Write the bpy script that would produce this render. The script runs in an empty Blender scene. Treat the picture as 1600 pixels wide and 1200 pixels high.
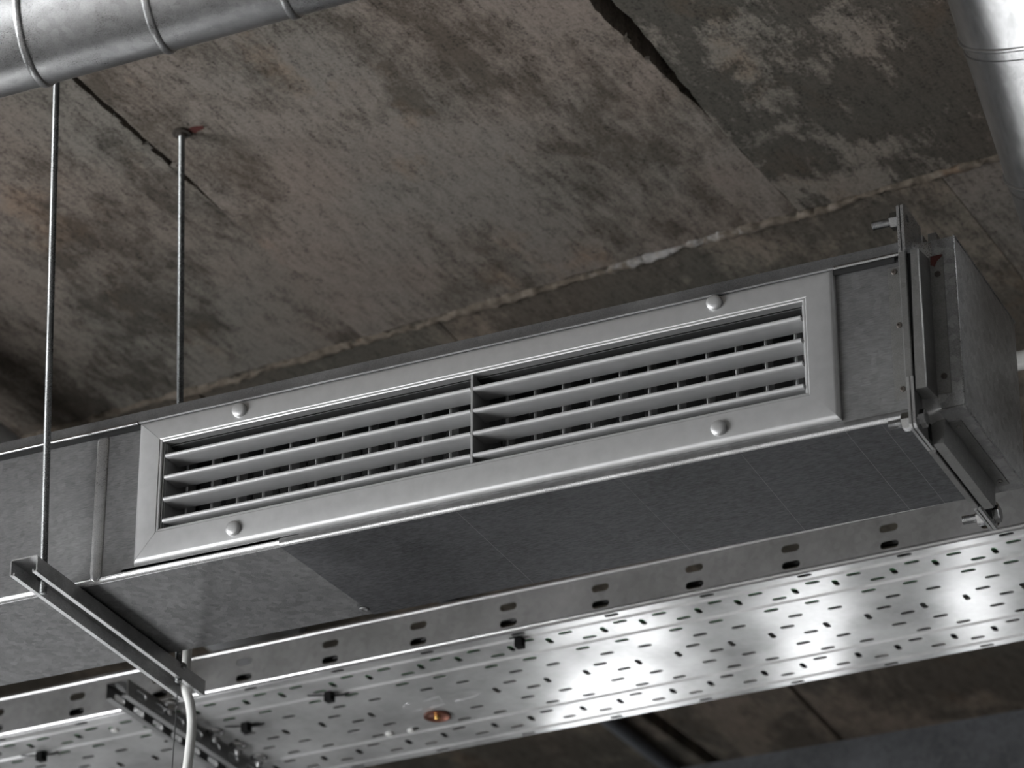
import bpy, bmesh, math, random
from mathutils import Vector, Matrix, noise
from mathutils.geometry import delaunay_2d_cdt

random.seed(7)
PI = math.pi
scene = bpy.context.scene
COL = scene.collection

# ------------------------------------------------------------------ camera
RIGHT = Vector((0.9084827735532698, 0.41792138260640077, -0.0008764230215980999))
UP = Vector((0.19763142168130915, -0.42776399261936726, 0.8820202876252691))
FWD = Vector((-0.36824023588030536, 0.8014734459598098, 0.47121061543658455))
cam_d = bpy.data.cameras.new('camera')
cam = bpy.data.objects.new('camera', cam_d)
COL.objects.link(cam)
cam.matrix_world = Matrix(((RIGHT.x, UP.x, -FWD.x, 2.05589), (RIGHT.y, UP.y, -FWD.y, -3.38505),
                           (RIGHT.z, UP.z, -FWD.z, -1.85783), (0, 0, 0, 1)))
cam_d.sensor_width = 36.0
cam_d.lens = 5675.0 / 1600.0 * 36.0
cam_d.clip_start = 0.05
cam_d.dof.use_dof = True
cam_d.dof.focus_distance = 4.25
cam_d.dof.aperture_fstop = 7.1
scene.camera = cam

# ------------------------------------------------------------------ world, exposure
world = bpy.data.worlds.new('world')
scene.world = world
world.use_nodes = True
world.node_tree.nodes['Background'].inputs[0].default_value = (0.8, 0.85, 0.9, 1)
world.node_tree.nodes['Background'].inputs[1].default_value = 0.3
scene.view_settings.view_transform = 'Standard'
scene.view_settings.look = 'None'
scene.view_settings.gamma = 1.0
scene.view_settings.use_curve_mapping = False
scene.view_settings.exposure = 1.3
scene.cycles.max_bounces = 5
scene.cycles.diffuse_bounces = 3
scene.cycles.glossy_bounces = 2
scene.cycles.transmission_bounces = 2
WIN_LEFT, WIN_MID, WIN_BACK, WIN_FILL, WIN_FRONT = 8.0, 1.1, 5.0, 1.6, 1.0      # brightness of the daylit window panes; the fourth is an added fill light

# ------------------------------------------------------------------ materials
def new_mat(name):
    m = bpy.data.materials.new(name)
    m.use_nodes = True
    nt = m.node_tree
    return m, nt, nt.nodes['Principled BSDF']

class G:
    """small node-building helper"""
    def __init__(s, nt): s.nt = nt
    def n(s, t, **k):
        x = s.nt.nodes.new(t)
        for a, v in k.items(): setattr(x, a, v)
        return x
    def l(s, a, b): s.nt.links.new(a, b)
    def coord(s, scale=(1, 1, 1), rot=(0, 0, 0), loc=(0, 0, 0), kind='Object'):
        c = s.n('ShaderNodeTexCoord'); m = s.n('ShaderNodeMapping')
        s.l(c.outputs[kind], m.inputs['Vector'])
        m.inputs['Scale'].default_value = scale
        m.inputs['Rotation'].default_value = rot
        m.inputs['Location'].default_value = loc
        return m.outputs['Vector']
    def map(s, vec, scale=(1, 1, 1), loc=(0, 0, 0)):
        m = s.n('ShaderNodeMapping'); s.l(vec, m.inputs['Vector'])
        m.inputs['Scale'].default_value = scale; m.inputs['Location'].default_value = loc
        return m.outputs['Vector']
    def noise(s, vec, scale, detail=4, rough=0.55, dist=0):
        x = s.n('ShaderNodeTexNoise'); s.l(vec, x.inputs['Vector'])
        x.inputs['Scale'].default_value = scale; x.inputs['Detail'].default_value = detail
        x.inputs['Roughness'].default_value = rough; x.inputs['Distortion'].default_value = dist
        return x.outputs['Fac']
    def ramp(s, fac, stops, interp='LINEAR'):
        r = s.n('ShaderNodeValToRGB'); s.l(fac, r.inputs['Fac']); cr = r.color_ramp
        cr.interpolation = interp
        while len(cr.elements) < len(stops): cr.elements.new(0.5)
        for e, (p, c) in zip(cr.elements, stops):
            e.position = p
            e.color = (c, c, c, 1) if not isinstance(c, tuple) else (c[0], c[1], c[2], 1)
        return r.outputs['Color']
    def math(s, op, a, b=None, c=None, clamp=False):
        m = s.n('ShaderNodeMath', operation=op); m.use_clamp = clamp
        for i, v in enumerate((a, b, c)):
            if v is None: continue
            if isinstance(v, (int, float)): m.inputs[i].default_value = v
            else: s.l(v, m.inputs[i])
        return m.outputs[0]
    def mix(s, fac, a, b, mode='MIX'):
        m = s.n('ShaderNodeMix', data_type='RGBA', blend_type=mode)
        for key, v in ((0, fac), (6, a), (7, b)):
            if isinstance(v, (int, float)): m.inputs[key].default_value = v
            elif isinstance(v, tuple): m.inputs[key].default_value = (v[0], v[1], v[2], 1)
            else: s.l(v, m.inputs[key])
        return m.outputs[2]
    def bump(s, bsdf, h, strength, dist):
        b = s.n('ShaderNodeBump'); b.inputs['Strength'].default_value = strength
        b.inputs['Distance'].default_value = dist
        s.l(h, b.inputs['Height']); s.l(b.outputs[0], bsdf.inputs['Normal'])

def plain(name, col, rough=0.5, metal=0.0, spec=0.5):
    m, nt, b = new_mat(name)
    g = G(nt)
    v = g.coord()
    f = g.noise(v, 60, 3)
    c = g.mix(f, tuple(x * 0.86 for x in col), tuple(min(1, x * 1.12) for x in col))
    g.l(c, b.inputs['Base Color'])
    b.inputs['Roughness'].default_value = rough
    b.inputs['Metallic'].default_value = metal
    b.inputs['Specular IOR Level'].default_value = spec
    return m

def galvanised(name, col=0.42, metal=0.85, rough=(0.28, 0.42), speck=0.5, wave=0.0, wave_scale=3.0, spangle=0.12,
               tint=(1, 1, 1), lines=(), brush=None, fb=0.06):
    m, nt, b = new_mat(name)
    g = G(nt)
    v = g.coord()
    big = g.noise(v, 7, 4, 0.6)
    fine = g.noise(v, 900 if brush is None else 1, 2, 0.6)
    if brush is not None:
        fine = g.noise(g.map(v, brush), 1.0, 3, 0.65)
    vor = g.n('ShaderNodeTexVoronoi'); g.l(v, vor.inputs['Vector']); vor.inputs['Scale'].default_value = 120
    k = g.math('ADD', g.math('MULTIPLY', big, 0.35), g.math('MULTIPLY', fine, speck))
    k = g.math('ADD', k, g.math('MULTIPLY', vor.outputs['Color'], spangle))
    mean = 0.5 * (0.35 + speck + spangle); sprd = 0.10 + 0.09 * speck
    col = col * (0.66 + 0.72 * min(1, max(0, (mean - 0.2) / 0.55))) / 1.02
    lo, hi = col * 0.60, col * 1.44
    c = g.ramp(k, [(mean - sprd, tuple(lo * t for t in tint)), (mean + sprd, tuple(hi * t for t in tint))])
    sep = g.n('ShaderNodeSeparateXYZ'); g.l(v, sep.inputs[0])
    hits = []
    for (x0, s, w) in lines:                     # long scored scratches across the sheet
        d = g.math('ABSOLUTE', g.math('SUBTRACT', g.math('SUBTRACT', sep.outputs[0], x0), g.math('MULTIPLY', sep.outputs[1], s)))
        hit = g.math('LESS_THAN', d, w)
        hits.append(hit)
        c = g.mix(g.math('MULTIPLY', hit, 0.45), c, (0.7, 0.7, 0.7))
    g.l(c, b.inputs['Base Color'])
    rgh = g.ramp(g.math('ADD', g.math('MULTIPLY', big, 0.6), g.math('MULTIPLY', fine, 0.4)), [(0.3, rough[0]), (0.7, rough[1])])
    for hit in hits: rgh = g.mix(hit, rgh, (0.45, 0.45, 0.45))
    g.l(rgh, b.inputs['Roughness'])
    b.inputs['Metallic'].default_value = metal
    h = g.math('MULTIPLY', fine, fb)
    if wave:
        h = g.math('ADD', h, g.math('MULTIPLY', g.noise(v, wave_scale, 1, 0.3), wave))
    g.bump(b, h, 1.0, 0.001)
    return m

def concrete(name, light, dark, thr=0.5, rust=0.5, seed=0.0, contrast=1.0):
    m, nt, b = new_mat(name)
    g = G(nt)
    v = g.coord(rot=(0, 0, math.radians(3.5)), loc=(seed, seed * 0.7, 0))
    patch = g.noise(g.map(v, (4.2, 2.6, 1)), 1.0, 5, 0.62, 0.2)
    patch2 = g.noise(g.map(v, (19, 11, 1), (3.1, 1.7, 0)), 1.0, 5, 0.68, 0.5)
    grain = g.noise(g.map(v, (105, 24, 1)), 1.0, 4, 0.66, 0.2)
    board = g.noise(g.map(v, (13, 0.5, 1), (7, 0, 0)), 1.0, 2, 0.5)
    speck = g.noise(g.map(v, (1.25, 1, 1)), 190, 3, 0.7)
    hue = g.noise(g.map(v, (2.6, 2.0, 1), (9, 4, 0)), 1.0, 4, 0.6)
    s = g.math('ADD', g.math('MULTIPLY', patch, 0.46), g.math('MULTIPLY', patch2, 0.26))
    s = g.math('ADD', s, g.math('MULTIPLY', board, 0.12))
    s = g.math('ADD', s, g.math('MULTIPLY', grain, 0.09))
    s = g.math('ADD', s, g.math('MULTIPLY', speck, 0.07))
    w = 0.055 / contrast
    mask = g.ramp(s, [(thr - w, 0.0), (thr, 0.5), (thr + w, 1.0)])
    warm = g.ramp(hue, [(0.40, (1.04, 0.99, 0.955)), (0.60, (0.97, 1.0, 0.99))])
    c = g.mix(mask, dark, light)
    c = g.mix(1.0, c, warm, 'MULTIPLY')
    pep = g.ramp(g.math('ADD', g.math('MULTIPLY', grain, 0.45), g.math('MULTIPLY', speck, 0.55)), [(0.37, 0.36), (0.45, 0.84), (0.51, 1.0), (0.62, 1.2)])
    c = g.mix(0.9, c, pep, 'MULTIPLY')
    rn = g.noise(g.map(v, (5.0, 3.0, 1), (1, 8, 0)), 1.0, 6, 0.7)
    rm = g.ramp(rn, [(0.58, 0.0), (0.70, rust)])
    c = g.mix(rm, c, g.mix(1.0, c, (1.15, 0.82, 0.56), 'MULTIPLY'))
    g.l(c, b.inputs['Base Color'])
    b.inputs['Roughness'].default_value = 0.92
    b.inputs['Specular IOR Level'].default_value = 0.2
    hh = g.math('ADD', g.math('MULTIPLY', grain, 0.3), g.math('MULTIPLY', speck, 0.3))
    g.bump(b, hh, 0.4, 0.002)
    return m

def mortar():
    m, nt, b = new_mat('mortar')
    g = G(nt)
    v = g.coord()
    f = g.noise(v, 45, 5, 0.7)
    c = g.ramp(f, [(0.3, (0.075, 0.060, 0.046)), (0.5, (0.155, 0.128, 0.100)), (0.68, (0.24, 0.205, 0.17))])
    sep = g.n('ShaderNodeSeparateXYZ'); g.l(v, sep.inputs[0])
    band = g.math('SUBTRACT', 1.0, g.math('MULTIPLY', g.math('ABSOLUTE', g.math('SUBTRACT', sep.outputs[0], 0.36)), 5.0))
    lime = g.math('ADD', g.math('MULTIPLY', band, 0.35), g.math('MULTIPLY', g.noise(v, 55, 5, 0.7), 0.80))
    c = g.mix(g.ramp(lime, [(0.56, 0.0), (0.72, 0.85)]), c, (0.38, 0.37, 0.36))
    rn = g.noise(v, 16, 3, 0.6)
    c = g.mix(g.ramp(rn, [(0.64, 0.0), (0.72, 0.4)]), c, (0.17, 0.09, 0.045))
    g.l(c, b.inputs['Base Color'])
    b.inputs['Roughness'].default_value = 0.95
    g.bump(b, f, 0.8, 0.004)
    return m

def glow(name, strength, col=(1, 1, 1)):
    m, nt, b = new_mat(name)
    b.inputs['Base Color'].default_value = (0.5, 0.5, 0.5, 1)
    b.inputs['Emission Color'].default_value = (*col, 1)
    b.inputs['Emission Strength'].default_value = strength
    return m

M = {}
M['duct_front'] = galvanised('duct_front', 0.23, 0.85, (0.42, 0.52), 0.35, 0.25, 5.0, 0.07, brush=(90, 90, 900))
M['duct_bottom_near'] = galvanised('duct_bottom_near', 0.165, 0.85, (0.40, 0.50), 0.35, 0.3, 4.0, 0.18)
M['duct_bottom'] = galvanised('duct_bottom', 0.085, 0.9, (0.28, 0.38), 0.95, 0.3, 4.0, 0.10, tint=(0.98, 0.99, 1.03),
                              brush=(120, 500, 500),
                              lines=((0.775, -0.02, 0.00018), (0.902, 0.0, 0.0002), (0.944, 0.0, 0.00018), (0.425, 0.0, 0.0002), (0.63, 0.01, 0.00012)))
M['duct_edge'] = galvanised('duct_edge', 0.42, 0.9, (0.22, 0.36), 0.6, 0.1, 6.0, 0.05)
M['duct_end'] = galvanised('duct_end', 0.68, 0.5, (0.30, 0.42), 0.35, 0.4, 6.0, 0.12)
M['fold'] = galvanised('fold', 0.50, 0.9, (0.24, 0.40), 0.7, 0.2, 8.0, 0.05, fb=0.12)  # lighter than the duct sheets, painting the highlight along the bottom edge
M['swage'] = galvanised('swage', 0.52, 0.88, (0.26, 0.34), 0.35, 0.2, 8.0, 0.05)  # raised base colour paints a highlight on the ridge
M['lip'] = galvanised('lip', 0.22, 0.7, (0.4, 0.5), 0.3, 0.2, 6.0, 0.05)
M['duct_cap'] = galvanised('duct_cap', 0.34, 0.6, (0.32, 0.44), 0.35, 0.4, 6.0, 0.18)
M['flange'] = galvanised('flange', 0.30, 0.85, (0.33, 0.46), 0.3, 0.2, 20.0, 0.06, tint=(1.0, 0.99, 0.965))
M['corner'] = galvanised('corner', 0.58, 0.85, (0.24, 0.36), 0.25, 0.2, 30.0, 0.04)
M['bolt'] = galvanised('bolt', 0.62, 1.0, (0.16, 0.24), 0.2, 0, 1, 0.0)
M['rod'] = galvanised('rod', 0.30, 0.95, (0.22, 0.32), 0.2, 0, 1, 0.0, tint=(0.97, 1.0, 1.0))
M['strut'] = galvanised('strut', 0.52, 0.8, (0.30, 0.42), 0.35, 0.2, 8.0, 0.08)
M['tray'] = galvanised('tray', 0.92, 0.52, (0.13, 0.19), 0.05, 3.0, 4.5, 0.02, fb=0.0)
M['tray_wall'] = galvanised('tray_wall', 0.42, 0.45, (0.26, 0.36), 0.12, 0.8, 6.0, 0.05, fb=0.01)
M['tray_edge'] = galvanised('tray_edge', 0.60, 0.9, (0.16, 0.24), 0.12, 0.2, 6.0, 0.0)
M['tray_support'] = galvanised('tray_support', 0.30, 0.8, (0.35, 0.45), 0.2, 0.2, 8.0, 0.05)
M['spiral'] = galvanised('spiral', 0.39, 0.9, (0.24, 0.34), 0.25, 0.7, 7.0, 0.08, fb=0.02)
M['elbow'] = galvanised('elbow', 0.42, 0.95, (0.20, 0.28), 0.2, 0.5, 7.0, 0.06, fb=0.01)
M['far_duct'] = galvanised('far_duct', 0.13, 0.6, (0.35, 0.55), 0.3, 0.5, 6.0, 0.1, tint=(0.96, 0.99, 1.06))
M['conduit'] = plain('conduit', (0.16, 0.17, 0.19), 0.5, 0.2)
M['conduit_pale'] = plain('conduit_pale', (0.6, 0.61, 0.62), 0.5, 0.2)
M['grille'] = plain('grille', (0.49, 0.49, 0.49), 0.43, 0.75)
M['blade'] = plain('blade', (0.46, 0.46, 0.46), 0.33, 0.35)
M['rear_blade'] = plain('rear_blade', (0.36, 0.36, 0.36), 0.45, 0.3)
M['damper_shade'] = plain('damper_shade', (0.05, 0.05, 0.05), 0.6, 0.2)
M['gasket_shade'] = plain('gasket_shade', (0.006, 0.006, 0.006), 0.9)  # black of the flange seals, also of the painted shade under the lip
M['screw_dark'] = plain('screw_dark', (0.07, 0.06, 0.052), 0.55, 0.5)
M['rust'] = plain('rust', (0.075, 0.016, 0.012), 0.8)
M['cable_white'] = plain('cable_white', (0.62, 0.62, 0.60), 0.42)
M['wire_dark'] = plain('wire_dark', (0.03, 0.03, 0.03), 0.6)
M['tie'] = plain('tie', (0.004, 0.004, 0.004), 0.8, 0.0, 0.2)
M['cable_green'] = plain('cable_green', (0.14, 0.42, 0.18), 0.5)
M['cable_grey'] = plain('cable_grey', (0.22, 0.22, 0.22), 0.5)
M['cable_black'] = plain('cable_black', (0.015, 0.015, 0.015), 0.5)
M['copper'] = plain('copper', (0.22, 0.085, 0.055), 0.35, 0.8)
M['brass'] = plain('brass', (0.75, 0.48, 0.16), 0.25, 0.9)
M['concrete_mid'] = concrete('concrete_mid', (0.208, 0.183, 0.163), (0.098, 0.085, 0.071), 0.478, 0.4, 0.0, 1.25)
M['concrete_left'] = concrete('concrete_left', (0.190, 0.169, 0.150), (0.084, 0.074, 0.063), 0.485, 0.35, 3.3, 1.5)
M['concrete_right'] = concrete('concrete_right', (0.205, 0.180, 0.157), (0.084, 0.076, 0.065), 0.535, 0.4, 6.1, 2.6)
M['concrete_far'] = concrete('concrete_far', (0.215, 0.183, 0.153), (0.106, 0.095, 0.081), 0.53, 0.5, 9.4, 1.5)
M['concrete_deep'] = concrete('concrete_deep', (0.045, 0.042, 0.033), (0.02, 0.018, 0.014), 0.5, 0.3, 2.0, 1.0)
M['mortar'] = mortar()
M['floor'] = plain('floor', (0.42, 0.41, 0.40), 0.6)
M['plaster'] = plain('plaster', (0.15, 0.148, 0.146), 0.9)
M['plaster_dark'] = plain('plaster_dark', (0.16, 0.16, 0.16), 0.9)
M['win_frame'] = plain('win_frame', (0.12, 0.12, 0.12), 0.5)

# ------------------------------------------------------------------ mesh helpers
class MB:
    def __init__(s): s.v = []; s.f = []
    def add(s, vs, fs):
        o = len(s.v); s.v += [tuple(p) for p in vs]; s.f += [tuple(i + o for i in f) for f in fs]; return s
    def box(s, x0, x1, y0, y1, z0, z1):
        return s.add([(x0, y0, z0), (x1, y0, z0), (x1, y1, z0), (x0, y1, z0), (x0, y0, z1), (x1, y0, z1), (x1, y1, z1), (x0, y1, z1)],
                     [(0, 3, 2, 1), (4, 5, 6, 7), (0, 1, 5, 4), (1, 2, 6, 5), (2, 3, 7, 6), (3, 0, 4, 7)])
    def prism(s, poly, axis, a, b, end_a=None, end_b=None):
        """extrude closed 2D polygon along an axis; poly coords are the two other axes in xyz order;
        end_a/end_b: functions (p)->offset along the axis for mitred ends"""
        n = len(poly); vs = []
        for t, e in ((a, end_a), (b, end_b)):
            for p in poly:
                tt = t + (e(p) if e else 0)
                vs.append({'x': (tt, p[0], p[1]), 'y': (p[0], tt, p[1]), 'z': (p[0], p[1], tt)}[axis])
        fs = [tuple(range(n)), tuple(range(2 * n - 1, n - 1, -1))]
        fs += [(i, i + n, (i + 1) % n + n, (i + 1) % n) for i in range(n)]
        return s.add(vs, fs)
    def frames(s, path):
        out = []; prev = None
        for i, p in enumerate(path):
            a = path[max(i - 1, 0)]; b = path[min(i + 1, len(path) - 1)]
            t = (Vector(b) - Vector(a)).normalized()
            if prev is None:
                r = t.orthogonal().normalized()
            else:
                r = (prev - t * prev.dot(t)).normalized()
            prev = r; out.append((Vector(p), r, t.cross(r)))
        return out
    def tube(s, path, r, n=12, cap=True):
        fr = s.frames(path); vs = []; fs = []
        for i, (p, a, b) in enumerate(fr):
            rr = r[i] if isinstance(r, (list, tuple)) else r
            for k in range(n):
                t = 2 * PI * k / n; vs.append(p + a * math.cos(t) * rr + b * math.sin(t) * rr)
        m = len(fr)
        for i in range(m - 1):
            for k in range(n):
                fs.append((i * n + k, i * n + (k + 1) % n, (i + 1) * n + (k + 1) % n, (i + 1) * n + k))
        if cap:
            fs.append(tuple(range(n - 1, -1, -1))); fs.append(tuple(range((m - 1) * n, m * n)))
        return s.add(vs, fs)
    def lathe(s, prof, base, axis, n=16, cap=True, phase=0):
        """prof: list (distance along axis, radius)"""
        t = Vector(axis).normalized(); a = t.orthogonal().normalized(); b = t.cross(a); p0 = Vector(base)
        vs = []; fs = []
        for (d, r) in prof:
            for k in range(n):
                th = 2 * PI * k / n + phase
                vs.append(p0 + t * d + a * math.cos(th) * r + b * math.sin(th) * r)
        m = len(prof)
        for i in range(m - 1):
            for k in range(n):
                fs.append((i * n + k, i * n + (k + 1) % n, (i + 1) * n + (k + 1) % n, (i + 1) * n + k))
        if cap:
            fs.append(tuple(range(n - 1, -1, -1))); fs.append(tuple(range((m - 1) * n, m * n)))
        return s.add(vs, fs)
    def thread(s, base, axis, length, r, pitch=0.00125, n=12, depth=0.0006):
        prof = [(0, r * 0.7)]
        k = int(length / pitch)
        for i in range(k):
            prof += [(i * pitch + pitch * 0.2, r), (i * pitch + pitch * 0.75, r - depth)]
        prof.append((length, r * 0.7))
        return s.lathe(prof, base, axis, n)
    def sheet(s, outline, holes, fn, thick, lines=()):
        """flat sheet with real openings: outline/holes are 2D loops; fn(u, v, w) -> xyz, w = depth 0..thick"""
        pts = []; edges = []
        def loop(lp):
            o = len(pts); pts.extend(Vector((p[0], p[1])) for p in lp)
            edges.extend((o + i, o + (i + 1) % len(lp)) for i in range(len(lp)))
        loop(outline)
        for h in holes: loop(h)
        for ln in lines:
            o = len(pts); pts.extend(Vector((p[0], p[1])) for p in ln)
            edges.extend((o + i, o + i + 1) for i in range(len(ln) - 1))
        V, E, F, _, _, _ = delaunay_2d_cdt(pts, edges, [], 0, 1e-7)
        def inside(p, lp):
            c = False; j = len(lp) - 1
            for i in range(len(lp)):
                if (lp[i][1] > p[1]) != (lp[j][1] > p[1]) and p[0] < (lp[j][0] - lp[i][0]) * (p[1] - lp[i][1]) / (lp[j][1] - lp[i][1]) + lp[i][0]:
                    c = not c
                j = i
            return c
        bbs = [(min(p[0] for p in h), max(p[0] for p in h), min(p[1] for p in h), max(p[1] for p in h), h) for h in holes]
        keep = []
        for f in F:
            cx = sum(V[i][0] for i in f) / len(f); cy = sum(V[i][1] for i in f) / len(f)
            if not inside((cx, cy), outline): continue
            if any(b[0] <= cx <= b[1] and b[2] <= cy <= b[3] and inside((cx, cy), b[4]) for b in bbs): continue
            keep.append(tuple(f))
        n = len(V)
        vs = [fn(p[0], p[1], 0) for p in V] + [fn(p[0], p[1], thick) for p in V]
        fs = list(keep) + [tuple(i + n for i in reversed(f)) for f in keep]
        ed = {}
        for f in keep:
            for i in range(len(f)):
                e = (f[i], f[(i + 1) % len(f)]); k = (min(e), max(e)); ed.setdefault(k, []).append(e)
        for k, l in ed.items():
            if len(l) == 1:
                a, b = l[0]; fs.append((b, a, a + n, b + n))
        return s.add(vs, fs)
    def mesh(s, name, mat, off=(0, 0, 0), smooth=35):
        me = bpy.data.meshes.new(name)
        o = Vector(off)
        me.from_pydata([Vector(p) - o for p in s.v], [], s.f)
        bm = bmesh.new(); bm.from_mesh(me)
        bmesh.ops.recalc_face_normals(bm, faces=bm.faces); bm.to_mesh(me); bm.free()
        me.materials.append(M[mat])
        if smooth:
            me.shade_smooth(); me.set_sharp_from_angle(angle=math.radians(smooth))
        return me
    def build(s, name, mat, parent=None, smooth=35, local=False):
        off = (0, 0, 0)
        if parent is not None and not local:
            off = parent.get('_base', (0, 0, 0))
        me = s.mesh(name, mat, off, smooth)
        ob = bpy.data.objects.new(name, me); COL.objects.link(ob)
        if parent is not None:
            ob.parent = parent
            ob['_base'] = tuple(parent.get('_base', (0, 0, 0)))
        return ob

def slot(cx, cy, L, W, horizontal=True, ang=0.0, n=4):
    """rounded slot outline"""
    pts = []; h = L / 2 - W / 2; r = W / 2
    for k in range(n + 1):
        t = -PI / 2 + PI * k / n; pts.append((h + r * math.cos(t), r * math.sin(t)))
    for k in range(n + 1):
        t = PI / 2 + PI * k / n; pts.append((-h + r * math.cos(t), r * math.sin(t)))
    if not horizontal: pts = [(-q, p) for p, q in pts]
    ca, sa = math.cos(ang), math.sin(ang)
    return [(cx + p * ca - q * sa, cy + p * sa + q * ca) for p, q in pts]

def thing(name, base, label, cat, group=None, rotz=0):
    o = bpy.data.objects.new(name, None); COL.objects.link(o)
    o.empty_display_size = 0.05
    o.location = base; o.rotation_euler = (0, 0, rotz)
    o['label'] = label; o['category'] = cat; o['_base'] = tuple(base)
    if group: o['group'] = group
    return o
def tag(o, label, cat, group=None):
    o['label'] = label; o['category'] = cat
    if group: o['group'] = group
    return o
def structure(o): o['kind'] = 'structure'; return o
def lab(o, text): o['label'] = text; return o

# ------------------------------------------------------------------ room shell
ZC = 0.785          # underside of the concrete ceiling
ZF = -3.40
X0, X1, Y0, Y1 = -2.3, 5.0, -9.0, 5.6
structure(MB().box(X0, X1, Y0, Y1, ZF - 0.2, ZF).build('floor', 'floor', smooth=0))
ceil = structure(MB().box(X0, X1, Y0, Y1, ZC + 0.045, ZC + 0.3).build('ceiling', 'concrete_deep', smooth=0))

def wall(name, axis, pos, thick, a0, a1, mat, wins):
    """wall in the plane axis=pos with rectangular window openings (a0,a1,z0,z1)"""
    holes = [[(p, z0), (q, z0), (q, z1), (p, z1)] for (p, q, z0, z1) in wins]
    fn = (lambda u, v, w: (pos + w, u, v)) if axis == 'x' else (lambda u, v, w: (u, pos + w, v))
    return structure(MB().sheet([(a0, ZF), (a1, ZF), (a1, ZC + 0.3), (a0, ZC + 0.3)], holes, fn, thick).build(name, mat, smooth=0))
WL = [(-3.4, -1.1, -2.4, 0.1)]
WL1 = [(-0.7, 0.8, -2.4, 0.0)]
WL_FILL = [(2.2, 4.0, -2.9, -1.5)]  # unseen window added to brighten the tray underside and far ceiling
WB = [(-2.02, -1.52, -2.13, -1.82), (-1.32, -1.02, -2.18, -1.86), (-0.80, -0.54, -2.20, -1.88)]
WF = [(-1.9, -0.6, -2.4, -0.3), (-0.3, 1.0, -2.4, -0.3)]
wall('wall_left', 'x', X0 - 0.2, 0.2, Y0, Y1, 'plaster', WL + WL1 + WL_FILL)
wall('wall_right', 'x', X1, 0.2, Y0, Y1, 'plaster', [])
wall('wall_back', 'y', Y1, 0.2, X0, X1, 'plaster_dark', WB)
wall('wall_front', 'y', Y0 - 0.2, 0.2, X0, X1, 'plaster', WF)
for n, st in (('l', WIN_LEFT), ('m', WIN_MID), ('b', WIN_BACK), ('r', WIN_FILL), ('f', WIN_FRONT)):  # the r pane belongs to the added fill window
    M['pane_' + n] = glow('daylight_pane_' + n, st, (0.97, 0.985, 1.0))
wn = 0
for axis, pos, d, wins, mat, nm in (('x', X0 - 0.1, 1, WL, 'pane_l', 2), ('x', X0 - 0.1, 1, WL1, 'pane_m', 2), ('x', X0 - 0.1, 1, WL_FILL, 'pane_r', 2), ('y', Y1 + 0.1, -1, WB, 'pane_b', 1), ('y', Y0 - 0.1, 1, WF, 'pane_f', 2)):
    for (p, q, z0, z1) in wins:
        wn += 1
        fr = MB()
        def bar(a, b, c, e, t=0.03):
            if axis == 'x': fr.box(pos - t, pos + t, a, b, c, e)
            else: fr.box(a, b, pos - t, pos + t, c, e)
        bar(p, p + 0.06, z0, z1); bar(q - 0.06, q, z0, z1); bar(p + 0.06, q - 0.06, z0, z0 + 0.06); bar(p + 0.06, q - 0.06, z1 - 0.06, z1)
        for i in range(1, nm):
            m_ = p + (q - p) * i / nm; bar(m_ - 0.045, m_ + 0.045, z0 + 0.06, z1 - 0.06)
        w_ = structure(fr.build('window_%d' % wn, 'win_frame', smooth=0))
        pn = MB()
        for i in range(nm):
            a = p + (q - p) * i / nm; b = p + (q - p) * (i + 1) / nm
            pn = MB()
            if axis == 'x': pn.box(pos - 0.006, pos + 0.006, a + 0.05, b - 0.05, z0 + 0.05, z1 - 0.05)
            else: pn.box(a + 0.05, b - 0.05, pos - 0.006, pos + 0.006, z0 + 0.05, z1 - 0.05)
            pn.build('pane', mat, w_, smooth=0)

# ------------------------------------------------------------------ concrete ceiling panels with open joints
def jagged(p, q, amp, seed, step=0.012):
    p = Vector(p); q = Vector(q); n = max(2, int((q - p).length / step)); d = (q - p).normalized(); nrm = Vector((-d.y, d.x))
    out = []
    for i in range(n):
        t = i / n; k = p + (q - p) * t
        o = noise.noise((k.x * 22 + seed, k.y * 22, seed)) * 0.7 + noise.noise((k.x * 90, k.y * 90, seed)) * 0.5
        e = min(1, 8 * t, 8 * (1 - t)); out.append(tuple(k + nrm * o * amp * e))
    return out
def panel(corners, mat, z, amps, seed):
    poly = []
    for i in range(len(corners)):
        poly += jagged(corners[i], corners[(i + 1) % len(corners)], amps[i], seed + i)
    o = MB().prism(poly, 'z', z, ZC + 0.046).build('ceiling_panel', mat, ceil, smooth=0)
    return o
def jy(x): return 0.869 - 0.1015 * x                 # cross joint
def c1(y): return -0.1795 + 0.0315 * y
def c2(y): return 0.519 + 0.071 * y
def col_panel(xa, xb, ya, yb, mat, z, seed, amp=0.004):
    panel([(xa(ya(xa(0))), ya(xa(0))), (xb(ya(xb(0))), ya(xb(0))), (xb(yb(xb(0))), yb(xb(0))), (xa(yb(xa(0))), yb(xa(0)))], mat, z, (amp,) * 4, seed)
g1 = lambda y: 0.004 if y < 0.46 else 0.0006
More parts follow.
